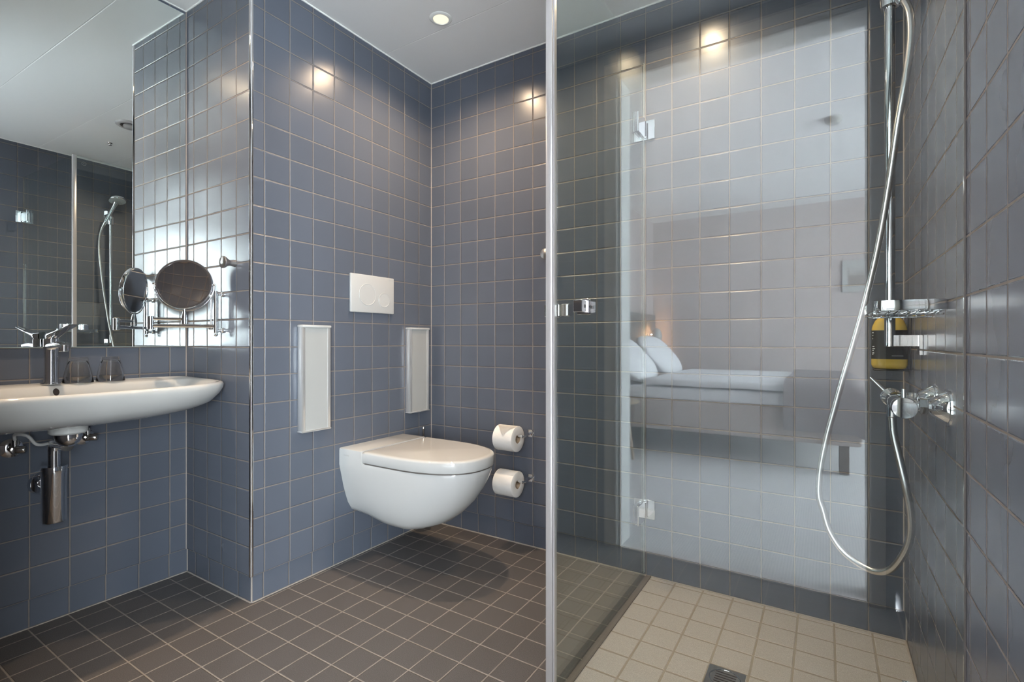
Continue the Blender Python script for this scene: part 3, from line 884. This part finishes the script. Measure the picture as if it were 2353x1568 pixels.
HOSE = [(1.854, -.368, 1.755), (1.8639, -.376, 1.7196), (1.8666, -.384, 1.6737), (1.8643, -.388, 1.6229), (1.857, -.39, 1.561), (1.848, -.389, 1.5006), (1.8386, -.386, 1.4318),
        (1.8227, -.378, 1.2971), (1.8034, -.368, 1.1606), (1.7789, -.358, 1.0279), (1.7536, -.348, .9155), (1.7331, -.342, .8318), (1.711, -.338, .7357), (1.6948, -.336, .6631),
        (1.6804, -.338, .5798), (1.676, -.344, .5055), (1.6864, -.35, .4622), (1.702, -.36, .4106), (1.7368, -.376, .3658), (1.7877, -.405, .3493), (1.8224, -.43, .3707),
        (1.8468, -.455, .4268), (1.8556, -.472, .478), (1.8532, -.486, .5318), (1.844, -.496, .5864), (1.8319, -.5, .65), (1.8221, -.5, .7021), (1.8190, -.5, .7420)]
bm = B(); hp = catmull(HOSE, 10); tube(bm, hp, .0082, 16)
tag(obj('shower_hose', bm, M['hose']), 'silver metal shower hose looping from the hand shower down to the mixer', 'hose')

# thermostatic mixer
MXx, MZ = 1.820, .786
mx = thing('shower_mixer', 'chrome thermostatic shower mixer with two round handles on the right wall', 'mixer', (MXx, -.575, MZ - .03))
bm = B(); lathe(bm, [(.0155, 0), (.0185, .004), (.0185, .185), (.0155, .189)], (MXx, -.575 - .0945, MZ), (0, 1, 0), 32)
cyl(bm, (MXx, -.500, MZ - .015), (MXx, -.500, MZ - .043), .0115, 20, .001)
obj('body', bm, M['chrome'], mx)
for y in (-.650, -.500):
    bm = B(); lathe(bm, [(.0115, 0), (.0125, .012), (.0150, .013), (.0150, .018), (.011, .019), (.0115, .040), (.0115, .058)], (MXx + .006, y, MZ), (1, 0, 0), 24)
    lathe(bm, [(.0150, 0), (.0165, .001), (.0165, .014), (.0150, .015)], (MXx + .0270, y, MZ), (1, 0, 0), 6)
    obj('union', bm, M['chrome'], mx)
    bm = B(); lathe(bm, [(.011, -.030), (.0165, -.028), (.0305, -.006), (.0310, -.004), (.0360, -.003), (.0365, 0)], (XW, y, MZ), (1, 0, 0), 40, cap0=False); obj('wall_rose', bm, M['chrome'], mx)
for y, s_, la in ((-.672, -1, Vector((0, 0, 1))), (-.478, 1, Vector((-.55, 0, .62)))):
    bm = B(); lathe(bm, [(.0185, 0), (.0205, .002), (.0208, .030), (.0195, .033), (0, .0345)], (MXx, y, MZ), (0, s_, 0), 36)
    la = la.normalized(); p0 = Vector((MXx, y + s_ * .020, MZ)) + la * .018
    tube(bm, [p0, p0 + la * .010, p0 + la * (.018 if s_ < 0 else .040)], [.0048, .0042, .0034], 12)
    obj('handle', bm, M['chrome'], mx)

# wire soap basket
sb = thing('soap_basket', 'chrome wire soap basket on the right wall above the mixer', 'soap basket', (1.84, -.53, .96))
bm = B()
bx0, bx1, by0, by1, bz = 1.773, XW - .001, -.655, -.420, .988
def rrect(x0, x1, y0, y1, r, n=6):
    pts = []
    for cx_, cy_, a0 in ((x1 - r, y1 - r, 0), (x0 + r, y1 - r, PI / 2), (x0 + r, y0 + r, PI), (x1 - r, y0 + r, 3 * PI / 2)):
        for k in range(n + 1):
            a = a0 + PI / 2 * k / n; pts.append((cx_ + r * math.cos(a), cy_ + r * math.sin(a)))
    return pts
tube(bm, [(x, y, bz) for x, y in rrect(bx0, bx1, by0, by1, .024)], .009, 12, closed=True, sq=(.0045, .021))
obj('rim_band', bm, M['chrome'], sb)
bm = B()
for k in range(7):
    x = bx0 + .012 + k * (bx1 - bx0 - .024) / 6
    tube(bm, catmull([(x, by0 + .002, bz - .008), (x, by0 + .006, bz - .012), (x, by0 + .02, bz - .0135), (x, by1 - .02, bz - .0135), (x, by1 - .006, bz - .012), (x, by1 - .002, bz - .008)], 4), .0022, 8)
    if k in (0, 6): continue
for y in (by0 + .05, by1 - .05): cyl(bm, (bx0 + .004, y, bz - .0175), (bx1, y, bz - .0175), .0020, 8)
obj('wire_tray', bm, M['chrome'], sb)

# soap bottle in its wall holder
sbt = thing('soap_bottle', 'amber soap bottle with a black label in the shower corner', 'bottle', (1.846, -.128, .836))
def rr_outline(w, d, r, n=6): return [(1.846 + x, -.128 + y) for x, y in rrect(-w / 2, w / 2, -d / 2, d / 2, r, n)]
levels = [(.836, .066, .036), (.839, .078, .044), (.848, .084, .048), (.940, .084, .048), (.958, .079, .046), (.974, .066, .040), (.983, .050, .034), (.987, .032, .028)]
def amber():
    t = NT('amber_liquid'); p = t.pbsdf(Base_Color=(.86, .60, .13), Roughness=.08)
    p.inputs['Transmission Weight'].default_value = .35; p.inputs['IOR'].default_value = 1.4
    p.inputs['Subsurface Weight'].default_value = 0
    return t.m
M['amber'] = amber()
bm = loft(B(), [[(x, y, z) for x, y in rr_outline(w, d, min(w, d) * .42)] for z, w, d in levels])
obj('body', bm, M['amber'], sbt, smooth=60)
bm = loft(B(), [[(x, y, z) for x, y in rr_outline(.0846, .0486, .0204)] for z in (.864, .9460)])
lab = obj('label', bm, simple('black_label', (.018, .018, .02), rough=.5), sbt, smooth=60)
bm = B(); box(bm, 1.850, 1.876, -.1526, -.1522, .873, .8739); obj('label_print', bm, M['inkw'], lab, smooth=0)
bm = B()
for z, w in ((.938, .0025), (.930, .002), (.921, .0015), (.898, .0045), (.892, .006), (.887, .003), (.880, .004), (.876, .002)):
    box(bm, 1.8053 + .0005, 1.8053 + .0005 + w, -.1526 + .004, -.1522 + .0045, z, z + .0028, 0)
obj('label_print', bm, M['inkw'], lab, smooth=0)
bm = B(); cyl(bm, (1.846, -.128, .986), (1.846, -.128, 1.004), .014, 24, .001); cyl(bm, (1.846, -.128, 1.004), (1.846, -.128, 1.024), .004, 12)
box(bm, 1.838, 1.854, -.136, -.120, 1.022, 1.030, .002, 1); box(bm, 1.806, 1.846, -.131, -.125, 1.024, 1.029, .001, 1)
obj('pump', bm, M['black'], sbt)
bh = thing('bottle_holder', 'black holder on the right wall gripping the amber soap bottle', 'holder', (1.88, -.128, .832))
bm = B(); box(bm, XW - .004, XW, -.150, -.106, .832, .985, .002, 1); obj('back_plate', bm, M['black'], bh)
bm = B(); box(bm, 1.808, XW, -.150, -.106, .8305, .8355, .002, 1); obj('base', bm, M['black'], bh)

# floor drain
dr = thing('floor_drain', 'square stainless drain cover in the pale shower floor', 'drain', (1.461, -.470, 0))
bm = B(); box(bm, 1.413, 1.508, -.520, -.4235, -.003, .0006, .0004, 1); obj('cover', bm, M['steel'], dr)
bm = B(); lathe(bm, [(.040, .0), (.0405, .0010), (.0380, .0016), (.0375, .0006)], (1.461, -.472, .0004), (0, 0, 1), 48, cap0=False, cap1=False)
obj('grate_ring', bm, M['chrome'], dr)
bm = B()
for k in range(5): box(bm, 1.435, 1.487, -.494 + k * .011, -.490 + k * .011, .0005, .0009)
obj('slots', bm, M['dark'], dr, smooth=0)

# ------------------------------------------------------------------ ceiling fittings
M['bulb'] = emitter('lit_lens', (1.0, .86, .62), .62)
where = ['above the toilet', 'inside the shower', 'above the washbasin']
for (x, y), w in zip(DOWNLIGHTS, where):
    d_ = thing('downlight', 'small round recessed downlight, lit, in the ceiling ' + w, 'light', (x, y, H - .006), 'ceiling downlights')
    bm = B(); lathe(bm, [(.030, -.001), (.032, -.0045), (.041, -.004), (.0455, -.001), (.0455, .0)], (x, y, H), (0, 0, 1), 48, cap0=False, cap1=False); obj('ring', bm, M['white'], d_)
    bm = B(); lathe(bm, [(.0305, 0), (.0305, .0015)], (x, y, H - .0022), (0, 0, 1), 40); obj('lens', bm, M['bulb'], d_)
va = thing('ceiling_vent', 'round white air valve in the ceiling, seen in the wall mirror', 'vent', (.955, -.560, H - .02))
bm = B(); lathe(bm, [(.048, 0), (.052, -.010), (.066, -.011), (.074, -.006), (.076, 0)], (.955, -.560, H), (0, 0, 1), 48, cap0=False, cap1=False); obj('ring', bm, M['plastic'], va)
bm = B(); lathe(bm, [(0, -.021), (.030, -.020), (.036, -.016), (.037, -.008), (.030, -.004), (.006, -.002), (.006, 0)], (.955, -.560, H), (0, 0, 1), 40); obj('disc', bm, M['plastic'], va)
bm = B(); lathe(bm, [(.0005, -.0012), (.048, -.0012), (.050, 0)], (.955, -.560, H), (0, 0, 1), 40); obj('throat', bm, M['dark'], va)
bm = B(); lathe(bm, [(.0, -.017), (.009, -.016), (.010, -.013), (.004, -.012), (.005, -.004), (.012, -.003), (.013, 0)], (1.39, -.50, H), (0, 0, 1), 20)
tag(obj('sprinkler_head', bm, M['chrome_in_shade']), 'tiny metal sprinkler head in the ceiling, seen in the wall mirror', 'sprinkler')

# ------------------------------------------------------------------ bedroom behind the camera
BX0, BX1, BY0, BY1, BH = -.27, WIN[0], -6.34, -1.91, 2.50
M['bedwall'] = simple('grey_plaster', (.50, .435, .425), rough=.8, var=.03, vscale=3)
M['headwall'] = simple('dark_grey_panel', (.20, .185, .18), rough=.7, var=.04)
M['bedceil'] = simple('bedroom_ceiling', (.76, .76, .78), rough=.8)
def carpet():
    t = NT('carpet'); tc = t.n('ShaderNodeTexCoord')
    w = t.n('ShaderNodeTexWave'); w.inputs['Scale'].default_value = 28; w.inputs['Distortion'].default_value = 1.5; t.l(tc.outputs['Object'], w.inputs['Vector'])
    p = t.pbsdf(Roughness=.95); t.l(t.mix(w.outputs['Fac'], (.56, .56, .57), (.68, .68, .69)), p.inputs['Base Color'])
    return t.m
M['carpet'] = carpet()
bm = B(); box(bm, BX0 - .12, BX1 + .12, BY0 - .12, -1.90, -.05, 0); box(bm, DX0, DX1, -1.90, YF - .03, -.05, 0); struct('floor_bedroom', bm, M['carpet'])
bm = B(); box(bm, BX0 - .12, BX1 + .12, BY0 - .12, -1.90, BH, BH + .05); struct('ceiling_bedroom', bm, M['bedceil'])
bm = B(); box(bm, BX0 - .12, BX1 + .12, BY0 - .12, BY0, 0, BH); struct('wall_bedroom_far', bm, M['bedwall'])
bm = B(); box(bm, BX0 - .12, BX0, BY0, -1.90, 0, BH); struct('wall_bedroom_head', bm, M['bedwall'])
bm = B(); box(bm, BX0, DX0, -1.912, -1.900, 0, BH); box(bm, DX1, BX1, -1.912, -1.900, 0, BH); box(bm, DX0, DX1, -1.912, -1.900, DZ, BH)
box(bm, XW + .12, BX1 + .12, -1.90, -1.80, 0, BH); box(bm, XM - .15, XW + .12, -1.90, -1.80, H + .06, BH + .05); struct('wall_bedroom_near', bm, M['bedwall'])
bm = B(); w = WIN
box(bm, BX1, BX1 + .12, BY0, w[1], 0, BH); box(bm, BX1, BX1 + .12, w[2], -1.90, 0, BH); box(bm, BX1, BX1 + .12, w[1], w[2], 0, w[3]); box(bm, BX1, BX1 + .12, w[1], w[2], w[4], BH)
struct('wall_bedroom_window', bm, M['bedwall'])
wf = thing('window_1', 'wide bedroom window letting in daylight', 'window', (BX1 + .05, (w[1] + w[2]) / 2, w[3]))
wf['kind'] = 'structure'
bm = B()
box(bm, BX1 + .03, BX1 + .09, w[1], w[2], w[3], w[3] + .06); box(bm, BX1 + .03, BX1 + .09, w[1], w[2], w[4] - .06, w[4])
for k in range(4):
    y = w[1] + (w[2] - w[1] - .06) * k / 3; box(bm, BX1 + .03, BX1 + .09, y, y + .06, w[3], w[4])
obj('window_frame', bm, M['frame'], wf, smooth=0)
bm = B(); box(bm, BX1 + .055, BX1 + .061, w[1] + .05, w[2] - .05, w[3] + .05, w[4] - .05); obj('window_pane', bm, M['clear'], wf, smooth=0)
# headboard panel on the head wall
bm = B(); box(bm, BX0 + .001, BX0 + .03, -6.33, -3.10, .001, 1.26, .004, 1); tag(obj('headboard_panel', bm, M['headwall']), 'long dark grey headboard panel behind the bed', 'headboard')

M['linen'] = simple('white_linen', (.80, .81, .84), rough=.9, bump=.2, bscale=60)
M['bedbase'] = simple('taupe_bed_fabric', (.46, .395, .37), rough=.95, bump=.3, bscale=400)
M['blanket'] = simple('grey_blanket', (.27, .235, .24), rough=.95, bump=.5, bscale=260)
M['wood'] = simple('pale_wood', (.42, .33, .24), rough=.5, var=.2, vscale=20)
M['darkwood'] = simple('brown_wood', (.12, .09, .075), rough=.5)
bd = thing('bed', 'wide upholstered double bed in the bedroom, mirrored in the front shower glass', 'bed', (.82, -4.5, 0))
bm = B(); box(bm, -.22, 1.90, -5.35, -3.70, .20, .44, .02, 3); obj('bed_base', bm, M['bedbase'], bd)
bm = B(); box(bm, -.20, 1.89, -5.34, -3.71, .44, .545, .03, 4); obj('mattress', bm, M['linen'], bd)
for x, y in ((1.80, -3.76), (1.80, -5.27), (-.12, -3.76), (-.12, -5.27)):
    bm = B(); box(bm, x - .03, x + .03, y - .03, y + .03, 0, .21, .004, 1); obj('leg', bm, M['darkwood'], bd)
def soft_box(x0, x1, y0, y1, z0, z1, r, amp, seed, nx=40, ny=30):
    b_ = B(); box(b_, x0, x1, y0, y1, z0, z1, r, 5)
    bmesh.ops.subdivide_edges(b_, edges=[e_ for e_ in b_.edges if e_.calc_length() > .12], cuts=14, use_grid_fill=True)
    for v in b_.verts:
        n_ = noise.noise_vector(v.co * 5 + Vector((seed, 0, 0))); v.co += n_ * amp
    return b_
def_y = ((-4.515, -3.69, 'near'), (-5.36, -4.545, 'far'))
for y0, y1, nm in def_y:
    o = obj('duvet', soft_box(.42, 1.865, y0, y1, .556, .610, .024, .006, y0), M['linen'], smooth=80)
    tag(o, 'white duvet on the %s side of the bed' % nm, 'duvet', 'duvets on the bed')
bm = B()
bw = []
N = 40
prof = [(-3.640, .30), (-3.628, .46), (-3.632, .56), (-3.67, .615), (-3.78, .634), (-4.2, .638), (-4.53, .632), (-4.9, .638), (-5.25, .636), (-5.39, .61), (-5.42, .50), (-5.415, .30)]
pp = catmull([(0, a, c) for a, c in prof], 4)
rows = []
for i in range(13):
    x = 1.44 + .50 * i / 12
    row = []
    for j, q in enumerate(pp):
        drop = 0 if i < 11 else (i - 10) * .020
        row.append(bm.verts.new((x, q.y, q.z - drop + .006 * noise.noise(Vector((x * 9, q.y * 6, q.z * 4))))))
    rows.append(row)
rows.append([bm.verts.new((1.955, q.y, q.z - .10)) for q in pp]); rows.append([bm.verts.new((1.955, q.y, max(.28, q.z - .38))) for q in pp])
for a, b_ in zip(rows[:-1], rows[1:]):
    for k in range(len(pp) - 1): bm.faces.new((a[k], a[k + 1], b_[k + 1], b_[k]))
inner = [[bm.verts.new((v.co.x - (.012 if i > 12 else 0), -4.53 + (v.co.y + 4.53) * .987, v.co.z - .012)) for v in row] for i, row in enumerate(rows)]
for a, b_ in zip(inner[:-1], inner[1:]):
    for k in range(len(pp) - 1): bm.faces.new((a[k + 1], a[k], b_[k], b_[k + 1]))
for a, b_ in ((rows[0], inner[0]), (rows[-1], inner[-1])):
    for k in range(len(pp) - 1): bm.faces.new((a[k], a[k + 1], b_[k + 1], b_[k]))
for e_ in (0, -1):
    for i in range(len(rows) - 1): bm.faces.new((rows[i][e_], rows[i + 1][e_], inner[i + 1][e_], inner[i][e_]))
tag(obj('blanket', bm, M['blanket'], smooth=80), 'dark grey woollen blanket draped over the foot of the bed', 'blanket')
def pillow(c, label, tilt=1.15):
    b_ = B()
    bmesh.ops.create_uvsphere(b_, u_segments=40, v_segments=24, radius=1.0)
    for v in b_.verts:
        x, y, z = v.co
        x = math.copysign(abs(x) ** .62, x); y = math.copysign(abs(y) ** .62, y); z = z * (1 - .35 * (x * x) ** 2) * (1 - .35 * (y * y) ** 2)
        v.co = Vector((x * .27, y * .36, z * .10))
    R_ = Matrix.Rotation(tilt, 4, 'Y')
    for v in b_.verts: v.co = R_ @ v.co + Vector(c)
    return tag(obj('pillow', b_, M['linen'], smooth=80), label, 'pillow', 'pillows at the head of the bed')
pillow((.19, -4.06, .757), 'white pillow leaning on the headboard, nearer to the bathroom', .80)
pillow((.21, -4.94, .760), 'white pillow leaning on the headboard, farther from the bathroom', .85)
# stool by the bed
st = thing('bedside_stool', 'round wooden stool standing at the near side of the bed', 'stool', (.27, -3.46, 0))
bm = B(); lathe(bm, [(0, 0), (.15, 0), (.185, .008), (.19, .018), (.18, .026), (0, .028)], (.27, -3.46, .420), (0, 0, 1), 40); obj('seat', bm, M['wood'], st)
for k in range(3):
    a = .35 + 2 * PI * k / 3; bm = B(); cyl(bm, (.27 + .18 * math.cos(a), -3.46 + .18 * math.sin(a), 0), (.27 + .11 * math.cos(a), -3.46 + .11 * math.sin(a), .422), .010, 14, 0, .014); obj('leg', bm, M['wood'], st)
# bedside wall lamp
wl = thing('wall_lamp', 'white wall lamp, lit, above the far side of the bed', 'lamp', (BX0 + .03, -6.02, 1.0))
bm = B(); lathe(bm, [(0, -.002), (.030, 0), (.032, .006), (.010, .012)], (BX0 + .03, -6.02, 1.0), (1, 0, 0), 28); obj('wall_plate', bm, M['plastic'], wl)
bm = B(); lathe(bm, [(.028, -.075), (.052, -.05), (.062, 0), (.055, .05), (.040, .085), (.037, .085), (.052, .045), (.058, 0), (.048, -.05), (.026, -.072)], (BX0 + .140, -6.02, 1.0), (.25, 0, -1), 32, cap0=False, cap1=False); obj('lamp_shade', bm, M['plastic'], wl)
bm = B(); lathe(bm, [(0, -.015), (.010, -.010), (.012, 0), (.010, .010), (0, .015)], (BX0 + .140, -6.02, .985), (0, 0, 1), 16); obj('bulb', bm, emitter('lamp_bulb', (1, .62, .30), 30), wl)
light('wall_lamp_glow', 'POINT', (BX0 + .070, -6.02, 1.00), energy=14.0, color=(1, .58, .28), shadow_soft_size=.008)
# picture and switches on the far wall
pic = thing('framed_picture', 'small white framed picture on the far bedroom wall', 'picture', (1.99, BY0, 1.46))
bm = B(); box(bm, 1.85, 2.13, BY0, BY0 + .02, 1.46, 1.81, .002, 1); obj('frame', bm, M['plastic'], pic)
bm = B(); box(bm, 1.905, 2.075, BY0 + .02, BY0 + .0215, 1.53, 1.64); obj('print', bm, simple('print_taupe', (.30, .26, .24), rough=.7), pic)
bm = B(); box(bm, 1.905, 2.075, BY0 + .02, BY0 + .0215, 1.64, 1.73); obj('print', bm, simple('print_grey', (.40, .38, .37), rough=.7), pic)
sd_ = thing('smoke_detector', 'round white smoke detector on the bedroom ceiling', 'smoke detector', (1.74, -3.86, BH - .05))
bm = B(); lathe(bm, [(0, -.045), (.035, -.043), (.042, -.030), (.052, -.026), (.055, -.004), (.058, 0)], (1.74, -3.86, BH), (0, 0, 1), 36); obj('housing', bm, M['plastic'], sd_)
